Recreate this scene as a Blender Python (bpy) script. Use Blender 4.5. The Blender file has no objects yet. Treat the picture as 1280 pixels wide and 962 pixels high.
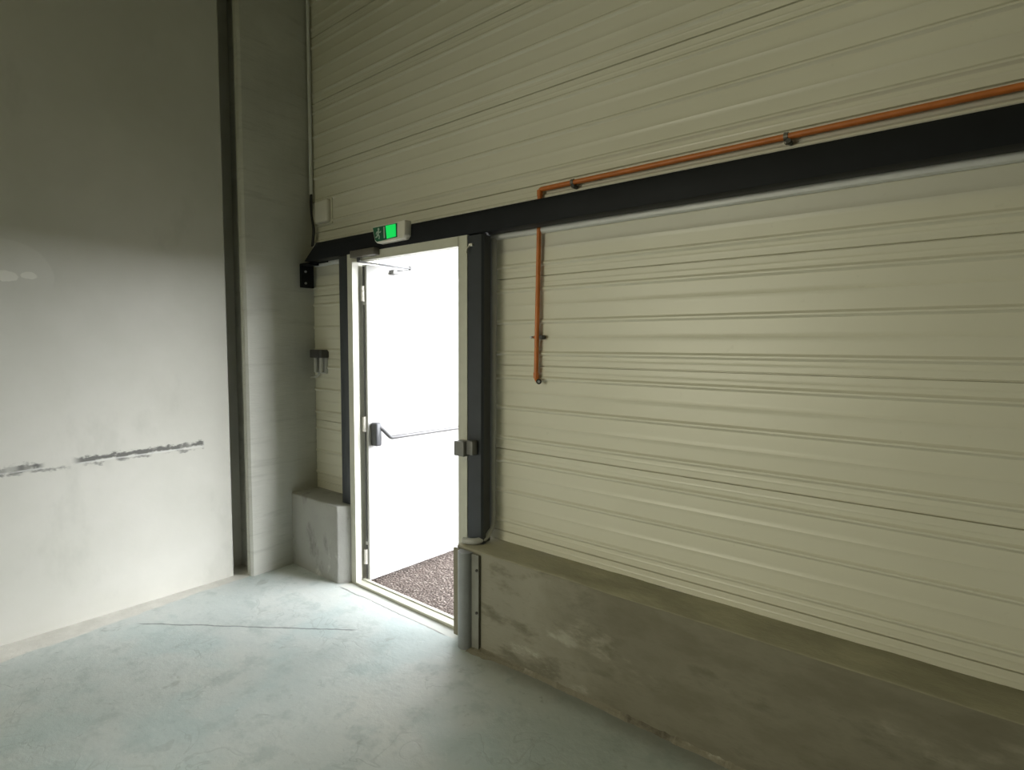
import bpy, bmesh, math, random
from mathutils import Vector, Matrix, noise

random.seed(7)
S = bpy.context.scene
COL = S.collection
R = math.radians

# ------------------------------------------------------------------ helpers
def link(o, parent=None):
    COL.objects.link(o)
    if parent is not None:
        o.parent = parent
        o.matrix_parent_inverse = parent.matrix_world.inverted()
    return o

def obj(name, bm, mat, parent=None, smooth=False):
    me = bpy.data.meshes.new(name)
    bmesh.ops.recalc_face_normals(bm, faces=bm.faces[:])
    bm.to_mesh(me); bm.free()
    if smooth:
        for p in me.polygons: p.use_smooth = True
        me.set_sharp_from_angle(angle=R(40))
    if mat is not None: me.materials.append(mat)
    o = bpy.data.objects.new(name, me)
    return link(o, parent)

def empty(name, loc):
    o = bpy.data.objects.new(name, None)
    o.empty_display_size = .05
    o.location = loc
    COL.objects.link(o)
    bpy.context.view_layer.update()
    return o

def tag(o, label, cat, group=None, kind=None):
    o['label'] = label; o['category'] = cat
    if group: o['group'] = group
    if kind: o['kind'] = kind
    return o

def box(bm, x0, x1, y0, y1, z0, z1, bev=0.0, seg=2):
    r = bmesh.ops.create_cube(bm, size=1)
    vs = r['verts']
    for v in vs:
        v.co = Vector(((x0+x1)/2 + v.co.x*(x1-x0), (y0+y1)/2 + v.co.y*(y1-y0), (z0+z1)/2 + v.co.z*(z1-z0)))
    if bev > 0:
        es = list({e for v in vs for e in v.link_edges})
        bmesh.ops.bevel(bm, geom=es, offset=bev, segments=seg, affect='EDGES', profile=.5)
    return bm

def nbox(*a, **k):
    return box(bmesh.new(), *a, **k)

def prism(bm, pts, z0, z1, bev=0):
    """pts (x,y) outline extruded in z"""
    lo = [bm.verts.new((x, y, z0)) for x, y in pts]
    hi = [bm.verts.new((x, y, z1)) for x, y in pts]
    n = len(pts)
    fs = [bm.faces.new(lo[::-1]), bm.faces.new(hi)]
    for i in range(n):
        fs.append(bm.faces.new((lo[i], lo[(i+1) % n], hi[(i+1) % n], hi[i])))
    if bev:
        es = [e for f in fs[:2] for e in f.edges]
        bmesh.ops.bevel(bm, geom=es, offset=bev, segments=2, affect='EDGES', profile=.5)
    return bm

def tube(bm, pts, r, n=14, cap=True):
    pts = [Vector(p) for p in pts]
    rings = []
    up = None
    for i, p in enumerate(pts):
        a = pts[max(i-1, 0)]; b = pts[min(i+1, len(pts)-1)]
        t = (b-a).normalized()
        if up is None:
            up = t.orthogonal().normalized()
        else:
            up = (up - t*up.dot(t)).normalized()
        s = t.cross(up)
        rr = r[i] if isinstance(r, (list, tuple)) else r
        rings.append([bm.verts.new(p + (up*math.cos(2*math.pi*k/n) + s*math.sin(2*math.pi*k/n))*rr) for k in range(n)])
    for A, B in zip(rings, rings[1:]):
        for k in range(n):
            bm.faces.new((A[k], A[(k+1) % n], B[(k+1) % n], B[k]))
    if cap:
        bm.faces.new(rings[0][::-1]); bm.faces.new(rings[-1])
    return bm

def bend(pts, rad, n=6):
    """polyline with rounded corners"""
    pts = [Vector(p) for p in pts]
    out = [pts[0]]
    for a, b, c in zip(pts, pts[1:], pts[2:]):
        u = (a-b).normalized(); w = (c-b).normalized()
        p, q = b+u*rad, b+w*rad
        for k in range(n+1):
            t = k/n
            out.append((p*(1-t)+b*t)*(1-t) + (b*(1-t)+q*t)*t)
    out.append(pts[-1])
    return out

def cyl(bm, c, axis, r, h, n=16):
    c = Vector(c); ax = Vector(axis).normalized()
    return tube(bm, [c - ax*h/2, c + ax*h/2], r, n)

# ------------------------------------------------------------------ materials
class NT:
    def __init__(s, name, rough=.6, metal=0.0, spec=.5):
        s.m = bpy.data.materials.new(name); s.m.use_nodes = True
        s.t = s.m.node_tree; s.n = s.t.nodes; s.l = s.t.links
        s.b = s.n['Principled BSDF']
        s.b.inputs['Roughness'].default_value = rough
        s.b.inputs['Metallic'].default_value = metal
        s.b.inputs['Specular IOR Level'].default_value = spec
        s._pos = None
    def pos(s):
        if s._pos is None:
            s._pos = s.n.new('ShaderNodeNewGeometry').outputs['Position']
        return s._pos
    def mapv(s, scale=(1, 1, 1), loc=(0, 0, 0)):
        m = s.n.new('ShaderNodeMapping')
        m.inputs['Scale'].default_value = scale; m.inputs['Location'].default_value = loc
        s.l.new(s.pos(), m.inputs['Vector'])
        return m.outputs['Vector']
    def noise(s, scale, detail=4, rough=.55, stretch=(1, 1, 1), loc=(0, 0, 0), dist=0):
        n = s.n.new('ShaderNodeTexNoise')
        n.inputs['Scale'].default_value = scale; n.inputs['Detail'].default_value = detail
        n.inputs['Roughness'].default_value = rough; n.inputs['Distortion'].default_value = dist
        s.l.new(s.mapv(stretch, loc), n.inputs['Vector'])
        return n.outputs['Fac']
    def ramp(s, fac, stops):
        r = s.n.new('ShaderNodeValToRGB')
        e = r.color_ramp.elements
        while len(e) < len(stops): e.new(.5)
        for el, (p, c) in zip(e, stops):
            el.position = p; el.color = (*c, 1) if len(c) == 3 else c
        s.l.new(fac, r.inputs['Fac'])
        return r.outputs['Color']
    def val(s, fac, a, b, lo=0., hi=1.):
        r = s.n.new('ShaderNodeMapRange'); r.interpolation_type = 'SMOOTHSTEP'
        r.inputs['From Min'].default_value = a; r.inputs['From Max'].default_value = b
        r.inputs['To Min'].default_value = lo; r.inputs['To Max'].default_value = hi
        s.l.new(fac, r.inputs['Value'])
        return r.outputs['Result']
    def math(s, op, a, b=None):
        m = s.n.new('ShaderNodeMath'); m.operation = op
        for i, v in enumerate((a, b)):
            if v is None: continue
            if isinstance(v, (int, float)): m.inputs[i].default_value = v
            else: s.l.new(v, m.inputs[i])
        return m.outputs[0]
    def xyz(s):
        q = s.n.new('ShaderNodeSeparateXYZ'); s.l.new(s.pos(), q.inputs[0])
        return q.outputs
    def mix(s, fac, a, b, mode='MIX'):
        m = s.n.new('ShaderNodeMix'); m.data_type = 'RGBA'; m.blend_type = mode
        for k, v in (('Factor', fac), ('A', a), ('B', b)):
            i = [x for x in m.inputs if x.name == k and (x.type == 'RGBA' or k == 'Factor' and x.type == 'VALUE')][0]
            if isinstance(v, (int, float)): i.default_value = v
            elif isinstance(v, tuple): i.default_value = (*v, 1)
            else: s.l.new(v, i)
        return [x for x in m.outputs if x.type == 'RGBA'][0]
    def color(s, c):
        if isinstance(c, tuple): s.b.inputs['Base Color'].default_value = (*c, 1)
        else: s.l.new(c, s.b.inputs['Base Color'])
        return s
    def bump(s, h, strength=.3, dist=.01):
        b = s.n.new('ShaderNodeBump')
        b.inputs['Strength'].default_value = strength; b.inputs['Distance'].default_value = dist
        s.l.new(h, b.inputs['Height']); s.l.new(b.outputs['Normal'], s.b.inputs['Normal'])
        return s

def plain(name, c, rough=.5, metal=0., var=.06, scale=14, bumpy=0):
    t = NT(name, rough, metal)
    f = t.noise(scale, 4)
    t.color(t.ramp(f, [(.3, tuple(x*(1-var) for x in c)), (.7, tuple(min(1, x*(1+var)) for x in c))]))
    if bumpy: t.bump(t.noise(scale*9, 3), bumpy, .002)
    return t.m

def seg_mask(t, ax, ay, bx, by, w, soft=.4):
    """mask of a thin line on the floor between two points (x, y)"""
    x, y, z = t.xyz()
    dx, dy = bx-ax, by-ay; L = math.hypot(dx, dy); dx /= L; dy /= L
    u = t.math('ADD', t.math('MULTIPLY', x, dx), t.math('MULTIPLY', y, dy))
    u0 = ax*dx + ay*dy
    v = t.math('ADD', t.math('MULTIPLY', x, -dy), t.math('MULTIPLY', y, dx))
    v0 = -ax*dy + ay*dx
    wob = t.math('MULTIPLY', t.math('SUBTRACT', t.noise(9, 3), .5), .03)
    d = t.math('ABSOLUTE', t.math('SUBTRACT', t.math('ADD', v, wob), v0))
    m = t.val(d, w*soft, w, 1, 0)
    m = t.math('MULTIPLY', m, t.val(u, u0-.01, u0+.05))
    m = t.math('MULTIPLY', m, t.val(u, u0+L-.05, u0+L+.01, 1, 0))
    return m

# ---- painted concrete floor
def floor_mat():
    t = NT('floor_paint', .5, spec=.35)
    x, y, z = t.xyz()
    n1 = t.noise(1.3, 5, .6, loc=(3, 1, 0)); n2 = t.noise(6.5, 6, .65); n3 = t.noise(34, 4, .6)
    base = t.ramp(n1, [(.32, (.50, .565, .56)), (.5, (.57, .615, .605)), (.68, (.63, .655, .63))])
    base = t.mix(t.val(n2, .5, .66, 0, .6), base, (.42, .485, .475))
    base = t.mix(t.val(t.noise(2.3, 3, .5, loc=(6, 1, 2)), .50, .66, 0, .5), base, (.46, .57, .575))
    base = t.mix(t.val(n3, .60, .72, 0, .30), base, (.36, .40, .39))
    base = t.mix(t.val(t.noise(21, 5, .6, (1, 1.8, 1), (5, 2, 0)), .58, .70, 0, .28), base, (.72, .75, .73))
    # curved trowel scrapes
    sc = t.noise(5, 2, .5, (1, 1, 1), (8, 3, 0), 1.6)
    line = t.val(t.math('ABSOLUTE', t.math('SUBTRACT', sc, .5)), 0.004, .03, 1, 0)
    line = t.math('MULTIPLY', line, t.val(t.noise(2.6, 2, loc=(1, 7, 0)), .5, .62))
    base = t.mix(t.math('MULTIPLY', line, .32), base, (.34, .385, .375))
    sm = t.noise(9, 3, .6, (1, 1, 1), (11, 4, 2), .8)
    base = t.mix(t.math('MULTIPLY', t.val(sm, .64, .74), .55), base, (.34, .375, .36))
    # bare cement strip along the left wall
    edge = t.math('ADD', x, t.math('MULTIPLY', t.math('SUBTRACT', t.noise(5, 4, loc=(2, 2, 0)), .5), .10))
    edge = t.math('ADD', edge, t.math('MULTIPLY', y, .085))
    base = t.mix(t.val(edge, -3.60, -3.57, 1, 0), base, t.ramp(n2, [(.35, (.58, .57, .53)), (.65, (.74, .73, .69))]))
    # shade along the foot of the plinth, painted into the floor colour
    shade_y = t.math('ADD', y, t.math('MULTIPLY', t.math('SUBTRACT', t.noise(7, 4), .5), .12))
    dm = t.math('MULTIPLY', t.val(shade_y, 1.93, 2.05), t.val(x, -2.0, -1.7))
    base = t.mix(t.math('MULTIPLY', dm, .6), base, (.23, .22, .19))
    # joints and cracks
    c1 = seg_mask(t, -3.566, 1.046, -2.566, 1.798, .008)
    c2 = seg_mask(t, -3.14, 2.056, -2.15, 2.063, .008)
    base = t.mix(t.math('MULTIPLY', c1, .75), base, (.16, .18, .18))
    base = t.mix(t.math('MULTIPLY', c2, .8), base, (.17, .17, .16))
    strip = t.math('MULTIPLY', t.val(y, 2.062, 2.07), t.math('MULTIPLY', t.val(x, -3.16, -3.13), t.val(x, -2.12, -2.09, 1, 0)))
    base = t.mix(t.math('MULTIPLY', strip, .6), base, (.66, .65, .60))
    t.color(base)
    h = t.math('ADD', t.math('MULTIPLY', n2, .6), t.math('ADD', t.math('MULTIPLY', n3, .25), t.math('MULTIPLY', line, -.06)))
    t.bump(h, .35, .012)
    t.l.new(t.val(n2, .35, .7, .38, .62), t.b.inputs['Roughness'])
    return t.m

# ---- smooth grey concrete of the left wall
def wall_mat():
    t = NT('wall_concrete', .8, spec=.25)
    x, y, z = t.xyz()
    n1 = t.noise(1.1, 5, .6, loc=(0, 4, 2)); n2 = t.noise(5, 5, .6); n3 = t.noise(60, 3, .5)
    base = t.ramp(n1, [(.3, (.56, .555, .50)), (.5, (.60, .595, .54)), (.7, (.65, .64, .59))])
    base = t.mix(t.val(n2, .52, .72, 0, .3), base, (.62, .61, .57))
    base = t.mix(t.val(t.noise(3.2, 5, .6, (1, 1, .5), (9, 0, 1)), .56, .7, 0, .25), base, (.42, .43, .38))
    # round pale filler patch
    dy = t.math('MULTIPLY', t.math('SUBTRACT', y, .60), 1/.215); dz = t.math('MULTIPLY', t.math('SUBTRACT', z, 1.89), 1/.185)
    d = t.math('SQRT', t.math('ADD', t.math('MULTIPLY', dy, dy), t.math('MULTIPLY', dz, dz)))
    d = t.math('ADD', d, t.math('MULTIPLY', t.math('SUBTRACT', n2, .5), .12))
    patch = t.math('MULTIPLY', t.val(d, .95, 1.0, 1, 0), t.val(z, 1.80, 1.93, 0, 1))
    base = t.mix(t.math('MULTIPLY', patch, .35), base, (.74, .73, .68))
    for (cy, cz, ry, rz) in ((.71, 1.895, .036, .018), (.615, 1.885, .05, .028)):
        a = t.math('MULTIPLY', t.math('SUBTRACT', y, cy), 1/ry); b = t.math('MULTIPLY', t.math('SUBTRACT', z, cz), 1/rz)
        q = t.math('ADD', t.math('SQRT', t.math('ADD', t.math('MULTIPLY', a, a), t.math('MULTIPLY', b, b))), t.math('MULTIPLY', t.math('SUBTRACT', t.noise(22, 3), .5), .9))
        base = t.mix(t.math('MULTIPLY', t.val(q, .85, 1.05, 1, 0), .75), base, (.84, .83, .77))
    # smeared horizontal joint: dark sealant blotches and a pale line
    zc = t.math('ADD', t.math('MULTIPLY', t.math('SUBTRACT', y, .55), .014), .889)
    dz = t.math('SUBTRACT', z, zc)
    ends = t.val(y, 1.525, 1.54, 1, 0)
    blot = t.noise(15, 5, .65, (1, 1, 2.2), (0, 3.3, 0))
    fine = t.noise(60, 4, .6, (1, 1, 1), (2, 0, 0))
    gap = t.math('MAXIMUM', t.val(y, .70, .74, 1, 0), t.val(y, .84, .90, 0, 1))
    gap = t.math('MULTIPLY', gap, t.val(t.noise(9, 2, .5, (1, 1, .01), (0, 1.7, 0)), .30, .42, .25, 1))
    amp = t.math('ADD', t.math('MULTIPLY', fine, .02), t.math('ADD', t.math('MULTIPLY', blot, .085), -.041))
    up = t.math('SUBTRACT', amp, t.math('ABSOLUTE', t.math('SUBTRACT', dz, .013)))
    upm = t.math('MULTIPLY', t.val(up, -.010, .006), gap)
    lo = t.math('SUBTRACT', t.math('SUBTRACT', amp, .008), t.math('ABSOLUTE', t.math('ADD', dz, .014)))
    lom = t.math('MULTIPLY', t.val(lo, -.008, .006), t.val(t.noise(5, 2, .5, (1, 1, .01), (0, .4, 0)), .42, .52))
    base = t.mix(t.math('MULTIPLY', t.math('MULTIPLY', upm, ends), .88), base, (.10, .10, .095))
    base = t.mix(t.math('MULTIPLY', t.math('MULTIPLY', lom, ends), .7), base, (.16, .16, .15))
    pale = t.math('MULTIPLY', t.val(t.math('ABSOLUTE', t.math('ADD', dz, .003)), .003, .006, 1, 0), t.math('MULTIPLY', ends, gap))
    base = t.mix(t.math('MULTIPLY', pale, .7), base, (.68, .68, .65))
    t.color(base)
    t.bump(t.math('ADD', t.math('MULTIPLY', n2, .8), t.math('MULTIPLY', n3, .08)), .18, .012)
    return t.m

def concrete(name, c, dark, pale, bump=.35, streak=(1, 1, 1), amt=.5, top_light=None, far_tone=None):
    t = NT(name, .85, spec=.25)
    n1 = t.noise(1.6, 5, .6, loc=(4, 2, 0)); n2 = t.noise(5.5, 6, .62, streak, (1, 0, 3)); n3 = t.noise(45, 4, .6, streak)
    base = t.ramp(n1, [(.3, tuple(v*.88 for v in c)), (.7, tuple(v*1.1 for v in c))])
    base = t.mix(t.val(n2, .53, .70, 0, amt), base, dark)
    base = t.mix(t.val(t.noise(4, 6, .65, streak, (7, 3, 5)), .58, .70, 0, amt), base, pale)
    base = t.mix(t.val(n3, .62, .75, 0, .35), base, dark)
    if far_tone:                                   # darker tone with a ragged edge along the block
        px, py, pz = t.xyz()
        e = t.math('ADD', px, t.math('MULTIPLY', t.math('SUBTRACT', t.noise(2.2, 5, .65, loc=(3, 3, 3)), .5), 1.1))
        base = t.mix(t.math('MULTIPLY', t.val(e, -1.60, -1.15), t.val(n2, .30, .66, .80, .45)), base, far_tone)
    if top_light:                                    # light from above painted in: level top made paler
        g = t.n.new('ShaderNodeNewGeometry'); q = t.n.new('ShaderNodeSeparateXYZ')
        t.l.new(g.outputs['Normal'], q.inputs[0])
        base = t.mix(t.math('MULTIPLY', t.val(q.outputs[2], .6, .9), t.val(n2, .30, .62, 1, .55)), base, top_light)
    t.color(base)
    t.bump(t.math('ADD', t.math('MULTIPLY', n2, .7), t.math('MULTIPLY', n3, .3)), bump, .015)
    return t.m

def panel_mat():
    t = NT('cladding_cream', .36, spec=.5)
    n1 = t.noise(1.2, 4, .5); n2 = t.noise(5, 4, .55, (.25, 1, 2.5)); n3 = t.noise(30, 3)
    base = t.ramp(n1, [(.3, (.66, .645, .54)), (.7, (.71, .695, .59))])
    base = t.mix(t.val(n3, .68, .76, 0, .12), base, (.40, .38, .30))
    t.color(base)
    t.bump(n2, .10, .006)
    return t.m

def gravel_mat():
    t = NT('gravel', .9, spec=.2)
    v = t.n.new('ShaderNodeTexVoronoi'); v.inputs['Scale'].default_value = 62
    t.l.new(t.mapv((1, 1, 1)), v.inputs['Vector'])
    sep = t.n.new('ShaderNodeSeparateColor'); t.l.new(v.outputs['Color'], sep.inputs[0])
    base = t.ramp(sep.outputs[0], [(.0, (.085, .066, .058)), (.45, (.135, .106, .093)), (.8, (.19, .155, .138)), (1, (.29, .25, .225))])
    base = t.mix(t.val(v.outputs['Distance'], .25, .6, 0, .55), base, (.075, .060, .053))
    t.color(base)
    t.bump(v.outputs['Distance'], .8, -.012)
    return t.m

M = {}
M['floor'] = floor_mat()
M['wall'] = wall_mat()
M['column'] = concrete('column_concrete', (.55, .55, .50), (.41, .41, .37), (.60, .595, .55), .4, (1, .35, 3.2))
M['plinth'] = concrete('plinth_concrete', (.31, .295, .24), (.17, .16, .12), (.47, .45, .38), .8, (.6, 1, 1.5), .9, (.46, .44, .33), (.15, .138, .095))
M['plinth_l'] = concrete('plinth_concrete_grey', (.38, .38, .355), (.20, .20, .185), (.62, .62, .585), .5, (1, 1, .6), .85)
M['mortar'] = concrete('mortar', (.27, .25, .195), (.11, .10, .075), (.62, .59, .51), .9, (1, 1, 1), .95)
M['panel'] = panel_mat()
M['gravel'] = gravel_mat()
M['black'] = plain('black_steel', (.011, .0125, .015), .55, 0, .12, 9)
M['black'].node_tree.nodes['Principled BSDF'].inputs['Specular IOR Level'].default_value = .15
M['post'] = plain('dark_grey_steel', (.030, .035, .042), .42, 0, .12, 9)
M['frame'] = plain('cream_door_frame', (.56, .56, .48), .38, 0, .05)
M['leaf'] = plain('white_door_paint', (.50, .50, .495), .35, 0, .03, 5)
M['seal'] = plain('rubber_seal', (.09, .09, .09), .7)
M['steel'] = plain('brushed_steel', (.30, .30, .31), .42, .85, .1, 30)
M['bar_steel'] = plain('worn_bar_steel', (.12, .12, .125), .5, .3, .1, 30)
M['hinge'] = plain('hinge_steel', (.62, .60, .55), .4, .2)
M['dark_metal'] = plain('dark_cast_metal', (.075, .078, .085), .42, .2, .1, 30)
M['closer'] = plain('closer_bronze', (.16, .15, .13), .45, .4)
M['strike'] = plain('strike_grey', (.20, .20, .195), .5, .3)
M['zinc'] = plain('galvanised_flashing', (.66, .67, .66), .38, .0, .06, 8)
M['grey_pvc'] = plain('grey_plastic', (.52, .525, .52), .45, 0, .06)
M['guard'] = plain('grey_guard', (.27, .285, .295), .42, .1, .1, 8)
M['guard_flange'] = plain('guard_flange', (.24, .24, .215), .55, .05, .12, 12)
M['white_pvc'] = plain('white_plastic', (.72, .70, .63), .4, 0, .04)
M['orange'] = plain('orange_pipe_paint', (.56, .17, .035), .42, 0, .12, 16)
M['dark_screw'] = plain('dark_screw', (.05, .05, .045), .5, .3)
M['bolt'] = plain('bolt_zinc', (.50, .52, .55), .4, .6)
M['cable'] = plain('black_cable', (.012, .012, .014), .5)
M['cap'] = plain('dark_cap_plastic', (.06, .058, .06), .45)
M['pale_tube'] = plain('pale_tube_plastic', (.45, .45, .42), .35)
M['shell'] = plain('plain_room_wall', (.42, .41, .36), .8, 0, .06, 3)
M['shell_dark'] = plain('dark_room_wall', (.22, .21, .17), .85, 0, .08, 3)
M['pictogram'] = plain('pictogram_white', (.55, .62, .56), .5)
def emit(name, c, s, base):
    t = NT(name, .3)
    t.color(base)
    t.b.inputs['Emission Color'].default_value = (*c, 1); t.b.inputs['Emission Strength'].default_value = s
    return t.m
M['green_dim'] = emit('green_lens', (.0, .13, .045), .12, (.01, .07, .035))
M['green'] = emit('green_lens_lit', (.0, 1, .14), .55, (.02, .40, .09))

# ------------------------------------------------------------------ the setting
XW, YP, ZP = -3.82, 2.285, .509       # left wall, cladding plane, plinth top
XR, YB, ZC = 9.0, -11.0, 6.2          # rest of the hall behind and beside the camera
YOUT = 2.42                           # outer face of the front wall

def struct(o, label, cat):
    return tag(o, label, cat, kind='structure')

# floor: fine grid (slightly uneven towards the front)
bm = bmesh.new()
box(bm, XW-.35, XR, YB, 2.20, -.20, 0)
struct(obj('floor', bm, M['floor']), 'pale blue grey painted concrete floor with scrapes and a thin crack', 'floor')

bm = nbox(-30, 30, 2.2005, 40, -.21, -.012)
struct(obj('ground', bm, M['gravel']), 'pinkish brown gravel ground outside the open door', 'ground')

bm = prism(bmesh.new(), [(XW-.35, YB), (XW, YB), (XW, 1.694), (XW-.006, 1.70), (XW-.16, 1.70), (XW-.16, 1.83), (XW-.35, 1.83)], 0, ZC)
struct(obj('wall_left', bm, M['wall']), 'smooth pale concrete wall on the left with a smeared dark joint', 'wall')

bm = nbox(XR, XR+.2, YB-.2, YOUT, -.2, ZC)
struct(obj('wall_right', bm, M['shell_dark']), 'plain wall at the far right end of the hall', 'wall')
bm = nbox(XW-.35, XR, YB-.2, YB, -.2, ZC)
struct(obj('wall_back', bm, M['shell_dark']), 'plain wall at the back of the hall', 'wall')
bm = nbox(XW-.35, XR+.2, YB-.2, YOUT, ZC, ZC+.2)
struct(obj('ceiling', bm, M['shell']), 'plain high ceiling over the hall', 'ceiling')

# front wall: horizontal metal cladding trays, cream
P = .4425
S0 = .563
def rib_profile(z0, z1):
    """(y, z) outline of the tray face between two heights; -y is into the room"""
    pts = []
    k = int(math.floor((z0-S0)/P)) - 1
    feats = []
    while S0 + k*P < z1 + P:
        s = S0 + k*P
        # seam: narrow slit with a rolled lower lip
        feats.append((s, [(-.004, 0), (-.0028, -.0025), (-.0014, .010), (.0010, .010), (.0022, -.002), (.005, 0)]))
        for dz in (-.062, .062):           # strong ribs either side of the seam
            feats.append((s+dz, [(-.020, 0), (-.014, 0), (-.010, -.0022), (-.004, -.0085), (.003, -.0085), (.009, -.0022), (.013, 0), (.020, 0)]))
        feats.append((s+.031, [(-.008, 0), (-.005, 0), (0, -.0014), (.005, 0), (.008, 0)]))
        feats.append((s-.031, [(-.008, 0), (-.005, 0), (0, -.0014), (.005, 0), (.008, 0)]))
        feats.append((s+.221, [(-.020, 0), (-.014, 0), (-.010, -.0022), (-.004, -.0085), (.003, -.0085), (.009, -.0022), (.013, 0), (.020, 0)]))
        for dz in (.138, .303):            # faint ribs
            feats.append((s+dz, [(-.020, 0), (-.010, 0), (0, -.0026), (.010, 0), (.020, 0)]))
        k += 1
    feats.sort(key=lambda f: f[0])
    out = [(0, z0)]
    for c, f in feats:
        for dz, dy in f:
            if z0 + .001 < c+dz < z1 - .001: out.append((dy, c+dz))
    out.append((0, z1))
    return out

bm = bmesh.new()
def tray(x0, x1, z0, z1):
    pr = rib_profile(z0, z1)
    nx = max(2, int((x1-x0)/.5))
    rows = []
    for i in range(nx+1):
        x = x0 + (x1-x0)*i/nx
        rows.append([bm.verts.new((x, YP+dy, z)) for dy, z in pr])
    for A, B in zip(rows, rows[1:]):
        for j in range(len(pr)-1):
            bm.faces.new((A[j], B[j], B[j+1], A[j+1]))
    # sides and back
    a0 = bm.verts.new((x0, YOUT, z0)); a1 = bm.verts.new((x0, YOUT, z1))
    b0 = bm.verts.new((x1, YOUT, z0)); b1 = bm.verts.new((x1, YOUT, z1))
    bm.faces.new(rows[0] + [a1, a0]); bm.faces.new(rows[-1] + [b1, b0])
    bm.faces.new((a0, a1, b1, b0))
    bm.faces.new([r[-1] for r in rows] + [b1, a1])
    bm.faces.new([r[0] for r in rows] + [b0, a0])
tray(-4.15, -3.175, ZP, 2.118)
tray(-2.06, XR, ZP, 2.118)
tray(-4.15, XR, 2.118, ZC)
wf = obj('wall_front', bm, M['panel'])
for p in wf.data.polygons: p.use_smooth = True
wf.data.set_sharp_from_angle(angle=R(18))
struct(wf, 'cream ribbed metal cladding wall around the open door', 'wall')

# ------------------------------------------------------------------ concrete parts
# column in the left corner, rebated edge
bm = bmesh.new()
prism(bm, [(-4.17, 1.835), (-3.845, 1.835), (-3.838, 1.80), (-3.775, 1.80), (-3.765, 1.79), (-3.765, 1.768), (-3.722, 1.768), (-3.708, 1.782), (-3.712, 1.95), (-3.722, 2.12), (-3.742, 2.28), (-3.742, 2.40), (-4.17, 2.40)], 0, ZC-.01)
c = obj('concrete_column', bm, M['column'], smooth=False)
tag(c, 'grey concrete column in the corner between the left wall and the cladding', 'column')

def rough_block(pts, z0, z1, amp, cell=.03, seed=0, keep=None):
    """concrete block: outline (x,y) closed, subdivided and made slightly uneven, softened top edge"""
    bm = bmesh.new()
    prism(bm, pts, z0, z1)
    tops = [e for e in bm.edges if all(abs(v.co.z-z1) < 1e-6 for v in e.verts)]
    verts = [e for e in bm.edges if abs(e.verts[0].co.z-e.verts[1].co.z) > .1]
    bmesh.ops.bevel(bm, geom=tops+verts, offset=.010, segments=3, affect='EDGES', profile=.5)
    for _ in range(8):
        es = [e for e in bm.edges if e.calc_length() > cell*2.2]
        if not es: break
        bmesh.ops.subdivide_edges(bm, edges=es, cuts=1, use_grid_fill=True)
        bmesh.ops.triangulate(bm, faces=[f for f in bm.faces if len(f.verts) > 4])
    bm.normal_update()
    for v in bm.verts:
        if v.co.z < z0 + .002: continue
        q = v.co*4 + Vector((seed, 0, 0)); f = noise.noise(q) + .5*noise.noise(q*4)
        edge = 1.0 if abs(v.co.z-z1) > .02 else 1.6
        v.co += v.normal*f*amp*edge
    return bm

pl = rough_block([(-3.735, 2.070), (-3.178, 2.072), (-3.128, 2.142), (-3.128, 2.40), (-3.735, 2.40)], 0, ZP, .0035, .045, 3)
o = obj('concrete_plinth', pl, M['plinth_l'], smooth=True)
tag(o, 'short grey concrete plinth block between the corner column and the door', 'plinth')

pr = rough_block([(-2.098, 2.088), (-2.03, 2.072), (4.5, 2.085), (4.5, 2.305), (-2.062, 2.305), (-2.062, 2.2), (-2.098, 2.14)], 0, ZP, .005, .06, 11)
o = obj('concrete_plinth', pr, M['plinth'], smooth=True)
tag(o, 'long low dark concrete plinth under the cladding right of the door', 'plinth')
# crumbly mortar along its foot: a part of the plinth
bm = bmesh.new()
n = 240; rings = []
for i in range(n+1):
    x = -1.97 + (2.9)*i/n
    a = .5+.5*noise.noise(Vector((x*5, 0, 3))); b = .5+.5*noise.noise(Vector((x*17, 2, 0))); c_ = .5+.5*noise.noise(Vector((x*42, 7, 0)))
    w = .006 + .026*a*b + .016*c_*a; hgt = .003 + .020*a*c_*b + .006*c_
    if x < -1.6: w += .05*max(0, (-1.6-x)/.37)*(.5+.5*b)
    y = 2.071 + .002*(x+2)
    rings.append([bm.verts.new((x, y+.012, hgt*1.5+.012)), bm.verts.new((x, y-.004, hgt*1.4)), bm.verts.new((x, y-w*.5, hgt)), bm.verts.new((x, y-w, .0)), bm.verts.new((x, y+.012, 0))])
for A, B in zip(rings, rings[1:]):
    for k in range(5):
        bm.faces.new((A[k], A[(k+1) % 5], B[(k+1) % 5], B[k]))
bm.faces.new(rings[0]); bm.faces.new(rings[-1])
m = obj('mortar_fillet', bm, M['mortar'], o); m['label'] = 'pale crumbly mortar along the foot'

# ------------------------------------------------------------------ steel
bm = bmesh.new()
ol = [(-3.475, 2.222), (-3.505, 2.195), (-3.625, 2.113), (5.0, 2.113), (5.0, 2.222)]
A = [bm.verts.new((x, 2.142, z)) for x, z in ol]; B = [bm.verts.new((x, 2.232, z)) for x, z in ol]
bm.faces.new(A); bm.faces.new(B)
for i in range(5): bm.faces.new((A[i], A[(i+1) % 5], B[(i+1) % 5], B[i]))
bmesh.ops.bevel(bm, geom=bm.edges[:], offset=.004, segments=2, affect='EDGES', profile=.5)
beam = obj('steel_beam', bm, M['black'], smooth=True)
tag(beam, 'long black steel beam running across the cladding above the door', 'beam')

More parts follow.
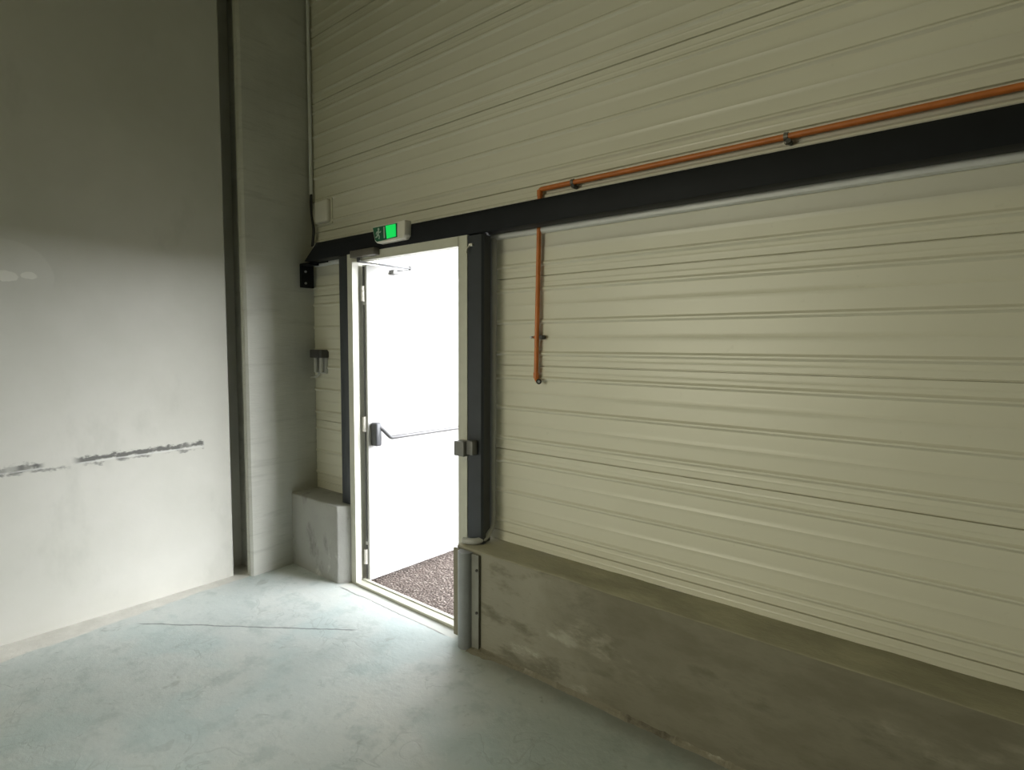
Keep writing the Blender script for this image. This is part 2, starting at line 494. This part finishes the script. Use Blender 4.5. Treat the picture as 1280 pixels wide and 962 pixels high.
e = tag(empty('angle_bracket', (-3.70, 2.2, 1.945)), 'black bolted steel bracket under the left end of the beam', 'bracket')
bm = bmesh.new()
box(bm, -3.722, -3.700, 2.165, 2.262, 1.945, 2.108, bev=.002)
obj('plate', bm, M['black'], e)
bm = bmesh.new()
ol = [(-3.708, 2.108), (-3.708, 2.125), (-3.60, 2.200), (-3.49, 2.226), (-3.49, 2.108)]
A = [bm.verts.new((x, 2.2325, z)) for x, z in ol]; B = [bm.verts.new((x, 2.244, z)) for x, z in ol]
bm.faces.new(A); bm.faces.new(B)
for i in range(5): bm.faces.new((A[i], A[(i+1) % 5], B[(i+1) % 5], B[i]))
box(bm, -3.708, -3.60, 2.160, 2.240, 2.094, 2.1075)
obj('gusset', bm, M['black'], e)
for z in (2.055, 1.975):
    bm = bmesh.new(); cyl(bm, (-3.696, 2.195, z), (1, 0, 0), .008, .010, 6); obj('bolt', bm, M['bolt'], e)

def hpost(name, x0, x1, y0, y1, z0, z1, mat):
    """H section: two flanges across y, web between"""
    t = .009
    bm = bmesh.new()
    return box(bm, x0, x1, y0, y1, z0, z1, bev=.003)
o = obj('steel_post', hpost('', -3.226, -3.131, 2.150, 2.26, ZP+.004, 2.1075, 0), M['post'], smooth=True)
tag(o, 'slim dark steel post standing on the short plinth left of the door frame', 'post')
# right-hand post with a folded front flange and a recessed side
bm = bmesh.new()
prism(bm, [(-2.080, 2.150), (-1.986, 2.150), (-1.976, 2.160), (-1.976, 2.176), (-1.990, 2.180), (-1.990, 2.226), (-2.060, 2.228), (-2.08, 2.22)], ZP+.006, 2.1075)
o = obj('steel_post', bm, M['post'])
tag(o, 'broad dark grey steel post standing on the long plinth right of the door frame', 'post')

# flashings under the beam
def flashing(name, x0, x1, label):
    bm = bmesh.new()
    pts = [(YP+.001, 2.1175), (YP-.020, 2.1175), (YP-.024, 2.122), (YP-.030, 2.130), (YP-.030, 2.152), (YP-.004, 2.158), (YP+.001, 2.158)]
    pts = [(YP-.0095, 2.093), (YP-.020, 2.093), (YP-.028, 2.098), (YP-.031, 2.108), (YP-.029, 2.124), (YP-.020, 2.134), (YP-.0095, 2.138)]
    A = [bm.verts.new((x0, y, z)) for y, z in pts]; B = [bm.verts.new((x1, y, z)) for y, z in pts]
    k = len(pts)
    for i in range(k): bm.faces.new((A[i], A[(i+1) % k], B[(i+1) % k], B[i]))
    bm.faces.new(A); bm.faces.new(B)
    o = obj(name, bm, M['zinc'], smooth=True)
    tag(o, label, 'flashing', kind='structure')
flashing('trim_1', -2.03, 5.0, 'silver metal flashing strip under the black beam right of the post')
flashing('trim_2', -3.69, -3.23, 'short silver metal flashing strip under the beam left of the door')

# ------------------------------------------------------------------ the door
door = struct(empty('door_1', (-2.6, 2.2, 0)), 'white emergency exit door standing open to the outside in a cream frame', 'door')
FX0, FX1, IX0, IX1 = -3.131, -2.082, -3.079, -2.147
bm = bmesh.new()
# jambs and head (rebated) and sill
for (a, b, r) in ((FX0, IX0, 1), (FX1, IX1, -1)):
    prism(bm, [(a, 2.147), (b, 2.147), (b, 2.190), (b-r*.020, 2.190), (b-r*.020, 2.262), (a, 2.262)], 0.0, 2.121)
box(bm, IX0-.004, IX1+.004, 2.147, 2.190, 2.062, 2.121)
box(bm, IX0-.02, IX1+.02, 2.1905, 2.262, 2.078, 2.121)
fr = obj('frame', bm, M['frame'], door)
bm = bmesh.new()
box(bm, IX0, IX1, 2.139, 2.196, 0.0, .016, bev=.003)
box(bm, IX0, IX1, 2.192, 2.215, 0.0, .022, bev=.003)
o = obj('threshold', bm, M['frame'], door)
# leaf, opened about 89 degrees
leaf_mx = Matrix.Translation((-3.034, 2.221, 0)) @ Matrix.Rotation(R(88.8), 4, 'Z')
def leaf_part(name, bm, mat, parent, smooth=False):
    bmesh.ops.transform(bm, matrix=leaf_mx, verts=bm.verts[:])
    return obj(name, bm, mat, parent, smooth)
# local: x along the leaf from the hinge, -y is the room side face (at y=0), leaf body y 0..0.045
LW, LZ0, LZ1 = .925, .014, 2.052
bm = bmesh.new()
box(bm, 0, LW, 0, .046, LZ0, LZ1, bev=.003)
leaf = leaf_part('leaf', bm, M['leaf'], door, True)
# lipped edge strip along the hinge side with dark seal
bm = bmesh.new()
for z0, z1 in ((LZ0+.01, .245), (.27, 1.0), (1.08, 1.80), (1.86, 2.04)):
    box(bm, -.006, .004, .020, .034, z0, z1)
leaf_part('edge_seal', bm, M['seal'], leaf)
for z in (.17, 1.04, 1.87):
    bm = bmesh.new()
    for k in range(3): cyl(bm, (-.012, .028, z-.032+k*.032), (0, 0, 1), .010, .030, 12)
    box(bm, -.010, .012, .018, .026, z-.05, z+.05)
    leaf_part('hinge', bm, M['hinge'], leaf, True)
# panic bar
bar_z = .955
bm = bmesh.new()
box(bm, .016, .062, -.062, 0.0, bar_z-.055, bar_z+.095, bev=.012, seg=3)
pb = leaf_part('panic_bar_case', bm, M['dark_metal'], leaf, True)
bm = bmesh.new()
box(bm, LW-.075, LW-.030, -.062, 0.0, bar_z-.055, bar_z+.095, bev=.012, seg=3)
leaf_part('panic_bar_case', bm, M['dark_metal'], leaf, True)
bm = bmesh.new()
path = bend([(.040, -.045, bar_z+.075), (.064, -.060, bar_z+.055), (.105, -.098, bar_z-.002), (.15, -.105, bar_z), (LW-.15, -.105, bar_z), (LW-.105, -.098, bar_z-.002), (LW-.064, -.06, bar_z+.055), (LW-.04, -.045, bar_z+.075)], .012, 4)
tube(bm, path, .0125, 16)
leaf_part('panic_bar', bm, M['bar_steel'], leaf, True)
# closer: body on the frame head, two arms to the leaf
bm = bmesh.new()
box(bm, -3.036, -2.80, 2.100, 2.1465, 2.078, 2.120, bev=.004)
cl = obj('closer_body', bm, M['closer'], door, True)
bm = bmesh.new()
cyl(bm, (-2.985, 2.128, 2.066), (0, 0, 1), .011, .030, 14)
obj('closer_spindle', bm, M['dark_metal'], cl, True)
elbow = Vector((-2.955, 2.512, 2.050))
def arm(a, b, w, h):
    a = Vector(a); b = Vector(b); L = (b-a).length
    bm = bmesh.new(); box(bm, 0, L, -w/2, w/2, -h/2, h/2, bev=.0015)
    q = (b-a).to_track_quat('X', 'Z').to_matrix().to_4x4()
    bmesh.ops.transform(bm, matrix=Matrix.Translation(a) @ q, verts=bm.verts[:])
    return bm
bm = arm((-2.985, 2.128, 2.054), elbow, .020, .007)
cyl(bm, elbow, (0, 0, 1), .012, .022, 14)
obj('closer_arm', bm, M['bar_steel'], cl, True)
bm = arm(elbow + Vector((0, 0, -.010)), (-3.000, 2.43, 2.030), .018, .007)
obj('closer_arm', bm, M['bar_steel'], cl, True)
bm = nbox(-3.030, -2.990, 2.400, 2.450, 2.008, 2.036, bev=.003)
obj('arm_bracket', bm, M['strike'], cl, True)
# strike box on the right jamb
bm = bmesh.new()
box(bm, -2.123, -2.052, 2.088, 2.1465, .975, 1.052, bev=.004)
sb = obj('strike_box', bm, M['strike'], door, True)
bm = nbox(-2.051, -2.008, 2.108, 2.1495, .985, 1.058, bev=.004)
obj('strike_cover', bm, M['strike'], sb, True)

# ------------------------------------------------------------------ exit sign
ex = tag(empty('exit_sign', (-2.645, 2.10, 2.13)), 'white emergency exit sign with a lit green lens on the beam above the door', 'exit sign')
# housing: tapered outline, narrower at the bottom, slightly domed lens towards the room
def outline(s, zz=0):
    return [(-.152*s, .052*s), (.152*s, .052*s), (.146*s, -.030*s), (.125*s, -.050*s), (-.105*s, -.052*s), (-.126*s, -.036*s)]
cx, cz = -2.655, 2.186
def slab(bm, s0, y0, s1, y1):
    A = [bm.verts.new((cx+u*s0, y0, cz+v*s0)) for u, v in outline(1)]
    B = [bm.verts.new((cx+u*s1, y1, cz+v*s1)) for u, v in outline(1)]
    k = len(A)
    for i in range(k): bm.faces.new((A[i], A[(i+1) % k], B[(i+1) % k], B[i]))
    bm.faces.new(A); bm.faces.new(B)
    es = [e for e in bm.edges]
    bmesh.ops.bevel(bm, geom=es, offset=.006, segments=3, affect='EDGES', profile=.5)
bm = bmesh.new(); slab(bm, 1.0, 2.1415, .975, 2.094)
obj('housing', bm, M['white_pvc'], ex, True)
yl = 2.0935
def poly(name, pts, y, mat, parent, th=.002):
    bm = bmesh.new()
    A = [bm.verts.new((cx+u, y, cz+v)) for u, v in pts]; B = [bm.verts.new((cx+u, y+th, cz+v)) for u, v in pts]
    k = len(A)
    for i in range(k): bm.faces.new((A[i], A[(i+1) % k], B[(i+1) % k], B[i]))
    bm.faces.new(A); bm.faces.new(B)
    return obj(name, bm, mat, parent)
lens = poly('lens', [(-.134, .040), (.082, .041), (.082, -.036), (-.098, -.042), (-.114, -.030)], yl-.003, M['green_dim'], ex, .004)
lens['label'] = 'green lens'
poly('lit_window', [(-.014, .037), (.074, .037), (.076, -.032), (-.004, -.036)], yl-.0055, M['green'], lens).__setitem__('label', 'bright green lit half of the lens')
# pictogram: a running figure and a doorway edge
bm = bmesh.new()
def stroke(a, b, w):
    a = Vector((cx+a[0], yl-.005, cz+a[1])); b = Vector((cx+b[0], yl-.005, cz+b[1]))
    d = (b-a).normalized(); nrm = Vector((-d.z, 0, d.x))*w/2
    q = [a+nrm, b+nrm, b-nrm, a-nrm]
    A = [bm.verts.new(v) for v in q]; B = [bm.verts.new(v+Vector((0, .0015, 0))) for v in q]
    for i in range(4): bm.faces.new((A[i], A[(i+1) % 4], B[(i+1) % 4], B[i]))
    bm.faces.new(A); bm.faces.new(B)
cyl(bm, (cx-.080, yl-.004, cz+.026), (0, 1, 0), .0075, .002, 14)
stroke((-.081, .018), (-.085, -.004), .012)
stroke((-.083, .014), (-.066, .006), .006); stroke((-.066, .006), (-.058, .013), .005)
stroke((-.083, .014), (-.099, .010), .006); stroke((-.099, .010), (-.102, -.002), .005)
stroke((-.085, -.003), (-.072, -.015), .008); stroke((-.072, -.015), (-.076, -.030), .007)
stroke((-.085, -.003), (-.096, -.016), .008); stroke((-.096, -.016), (-.107, -.017), .006)
stroke((-.030, .034), (-.026, -.030), .010)
obj('pictogram', bm, M['pictogram'], ex)

# ------------------------------------------------------------------ orange pipe
pipe = tag(empty('orange_pipe', (-1.70, 2.25, 1.38)), 'orange painted pipe running above the beam and dropping down the lower cladding', 'pipe')
RP = .0115
yq = 2.2585
bm = bmesh.new()
path = bend([(1.6, yq, 2.309), (-1.702, yq, 2.300), (-1.716, yq, 1.384), (-1.690, yq-.012, 1.374)], .014, 6)
tube(bm, path, RP, 16)
obj('tube', bm, M['orange'], pipe, True)
for z in (2.283, 1.402):
    bm = bmesh.new(); cyl(bm, (-1.702 - .014*(2.3-z)/.914, yq, z), (0, 0, 1), RP+.0025, .028, 16); obj('fitting', bm, M['orange'], pipe, True)
bm = bmesh.new()
tube(bm, [(-1.690, yq-.012, 1.374), (-1.684, yq-.0195, 1.3735)], .0135, 16)
obj('end_cap', bm, M['dark_screw'], pipe, True)
bm = bmesh.new()
d = Vector((-.684+.0, -.0, 0))
tube(bm, [(-1.6845, yq-.0195, 1.3735), (-1.6835, yq-.0210, 1.3735)], .0065, 12)
obj('plug', bm, M['bolt'], pipe, True)
def clip_h(x):
    z = 2.300 + (x+1.702)/3.302*.009
    bm = bmesh.new()
    for s in (-1, 1): pass
    cyl(bm, (x, yq, z), (1, 0, 0), RP+.004, .014, 16)
    box(bm, x-.006, x+.006, yq-.004, YP-.0075, z-RP-.012, z-RP-.001, bev=.001)
    c = obj('clip', bm, M['closer'], pipe, True)
    bm = bmesh.new(); cyl(bm, (x+.012, yq-.004, z-RP-.010), (0, 1, 0), .009, .034, 10)
    obj('screw', bm, M['dark_screw'], c, True)
for x in (-1.512, -.595, .32): clip_h(x)
bm = bmesh.new()
cyl(bm, (-1.713, yq, 1.590), (0, 0, 1), RP+.0035, .014, 16)
box(bm, -1.740, -1.678, yq+.004, YP-.0075, 1.584, 1.596, bev=.001)
c = obj('clip', bm, M['orange'], pipe, True)
for x, r in ((-1.681, .011), (-1.742, .006)):
    bm = bmesh.new(); cyl(bm, (x, yq+.002, 1.590), (0, 1, 0), r, .030, 12); obj('screw', bm, M['dark_screw'] if r > .008 else M['bolt'], c, True)

# ------------------------------------------------------------------ grey conduit beside the right post
bm = bmesh.new()
path = bend([(-2.000, 2.258, 2.100), (-2.000, 2.258, .585), (-1.985, 2.180, .5345), (-2.010, 2.120, .5305), (-2.070, 2.105, .5300)], .03, 8)
tube(bm, path, .0165, 16)
o = obj('grey_conduit', bm, M['grey_pvc'], smooth=True)
tag(o, 'grey plastic conduit down the right edge of the broad post curling round its foot', 'conduit')
# rising conduit in the corner and its cable ends
bm = bmesh.new()
tube(bm, [(-3.716, 2.262, ZC-.02), (-3.716, 2.262, 2.60)], .0125, 14)
o = obj('corner_conduit', bm, M['zinc'], smooth=True)
tag(o, 'thin grey conduit running up the corner between column and upper cladding', 'conduit')
cb = tag(empty('cable_bundle', (-3.70, 2.262, 2.23)), 'black cables looping out of the corner conduit down to the beam', 'cable')
for dx, sw, z1 in ((0, .012, 2.235), (.010, .020, 2.240), (-.008, .004, 2.235)):
    bm = bmesh.new()
    tube(bm, bend([(-3.716+dx*.5, 2.262, 2.602), (-3.714+dx, 2.258, 2.55), (-3.698+dx*.3, 2.25, 2.45), (-3.685+sw, 2.252, 2.345), (-3.697+dx, 2.252, z1)], .03, 5), .006, 8)
    obj('cable', bm, M['cable'], cb, True)

# cover plate box on the upper cladding
e = tag(empty('junction_box', (-3.585, 2.26, 2.38)), 'cream rounded junction box on the upper cladding near the corner', 'junction box')
bm = nbox(-3.662, -3.500, 2.246, YP-.0005, 2.385, 2.540, bev=.014, seg=3)
obj('body', bm, M['white_pvc'], e, True)
bm = nbox(-3.676, -3.486, 2.276, YP-.0002, 2.372, 2.553, bev=.004, seg=2)
obj('back_plate', bm, M['panel'], e, True)

# hooded outlet beside the column
e = tag(empty('outlet_box', (-3.64, 2.25, 1.35)), 'small hooded outlet with two pale tubes beside the column left of the door', 'outlet')
bm = bmesh.new()
prism(bm, [(-3.70, 2.284), (-3.70, 2.228), (-3.688, 2.212), (-3.580, 2.212), (-3.566, 2.226), (-3.566, 2.284)], 1.455, 1.512, bev=.006)
obj('hood', bm, M['cap'], e, True)
bm = nbox(-3.690, -3.576, 2.262, 2.2845, 1.345, 1.456, bev=.004); obj('body', bm, M['grey_pvc'], e, True)
for x in (-3.668, -3.598):
    bm = bmesh.new(); cyl(bm, (x, 2.246, 1.405), (0, 0, 1), .0145, .104, 14); obj('tube', bm, M['pale_tube'], e, True)
bm = bmesh.new()
tube(bm, bend([(-3.66, 2.268, 1.347), (-3.675, 2.262, 1.325), (-3.716, 2.235, 1.312)], .012, 4), .008, 8)
obj('cable', bm, M['pale_tube'], e, True)

# little white latch hook beside the frame head
bm = bmesh.new()
box(bm, -2.064, -2.040, 2.138, 2.1495, 2.052, 2.066, bev=.002)
tube(bm, bend([(-2.056, 2.140, 2.056), (-2.066, 2.128, 2.040), (-2.070, 2.126, 2.018)], .008, 4), .004, 8)
o = obj('latch_hook', bm, M['white_pvc'], smooth=True)
tag(o, 'tiny white hook on the dark post beside the door head', 'hook')

# ------------------------------------------------------------------ corner guard
g = tag(empty('corner_guard', (-2.01, 2.05, 0)), 'grey rounded metal guard on the plinth corner at the right foot of the door', 'corner guard')
bm = bmesh.new()
arc = []
for k in range(13):
    a = math.pi*(1 - k/12)
    arc.append((-2.004 + .041*math.cos(a), 2.056 - .040*math.sin(a)))
prism(bm, [(-2.045, 2.064)] + arc + [(-1.963, 2.064)], .0, .502)
obj('nose', bm, M['guard'], g, True)
bm = nbox(-1.966, -1.915, 2.056, 2.0655, .0, .497, bev=.002)
f = obj('flange', bm, M['guard_flange'], g)
bm = nbox(-2.094, -2.043, 2.056, 2.068, .035, .500, bev=.003)
obj('flange', bm, M['mortar'], g)
for z in (.42, .20):
    bm = bmesh.new(); cyl(bm, (-1.925, 2.053, z), (0, 1, 0), .007, .008, 8); obj('bolt', bm, M['dark_screw'], f)

# ------------------------------------------------------------------ light
W = bpy.data.worlds.new('sky'); S.world = W; W.use_nodes = True
bg = W.node_tree.nodes['Background']
bg.inputs['Color'].default_value = (.93, .97, 1.0, 1); bg.inputs['Strength'].default_value = 1.3

def sun(name, az, el, strength, angle, col):
    L = bpy.data.lights.new(name, 'SUN'); L.energy = strength; L.angle = angle; L.color = col
    o = bpy.data.objects.new(name, L); COL.objects.link(o)
    d = Vector((math.sin(az)*math.cos(el), math.cos(az)*math.cos(el), math.sin(el)))   # towards the sun
    o.rotation_euler = d.to_track_quat('Z', 'Y').to_euler()
    o.location = d*20
    return o
sun('veiled_sun', R(60), R(6), 27.0, R(80), (.97, .985, 1.0))
sun('floor_fill_sun', R(-18), R(8), 10.0, R(70), (.95, .98, 1.0))  # second broad sun, added as fill for the floor inside the door

def area(name, loc, sx, sy, power, col, target=None):
    L = bpy.data.lights.new(name, 'AREA'); L.shape = 'RECTANGLE'; L.size = sx; L.size_y = sy; L.energy = power; L.color = col
    o = bpy.data.objects.new(name, L); COL.objects.link(o); o.location = loc
    if target is not None:
        o.rotation_euler = (Vector(loc)-Vector(target)).to_track_quat('Z', 'Y').to_euler()
    return o
area('overhead_fill', (-1.2, -3.6, ZC-.15), 4, .6, 50, (1.0, .94, .48))  # unseen overhead fill light, added to brighten the hall
wl = area('cladding_fill', (-3.0, -3.4, 1.5), 2.2, 2.0, 15, (1.0, .965, .76), (-1.0, 2.28, 1.0))  # unseen fill light, added to lift the lower cladding
wl.data.spread = R(62)
portal = area('door_portal', (-2.6, 2.30, 1.05), 1.0, 2.1, 1, (1, 1, 1), (-2.6, 0, 1.05))
portal.data.cycles.is_portal = True

# ------------------------------------------------------------------ camera
yaw, pit, rol = R(-39.63302815), R(-3.96013818), R(.29967093)
fw = Vector((math.sin(yaw)*math.cos(pit), math.cos(yaw)*math.cos(pit), math.sin(pit)))
rt = Vector((math.cos(yaw), -math.sin(yaw), 0)); up = rt.cross(fw)
r2 = rt*math.cos(rol) + up*math.sin(rol); u2 = -rt*math.sin(rol) + up*math.cos(rol)
cd = bpy.data.cameras.new('camera'); cam = bpy.data.objects.new('camera', cd); COL.objects.link(cam)
cd.sensor_fit = 'HORIZONTAL'; cd.sensor_width = 36; cd.lens = 716.41*36/1280; cd.clip_start = .02
mw = Matrix((r2, u2, -fw)).transposed().to_4x4(); mw.translation = (0, 0, 1.55)
cam.matrix_world = mw
S.camera = cam

vs = S.view_settings
S.display_settings.display_device = 'sRGB'
vs.view_transform = 'Standard'; vs.look = 'None'; vs.exposure = 0; vs.gamma = 1; vs.use_curve_mapping = False
S.cycles.max_bounces = 16; S.cycles.diffuse_bounces = 10; S.cycles.use_denoising = True
S.cycles.sample_clamp_indirect = 6
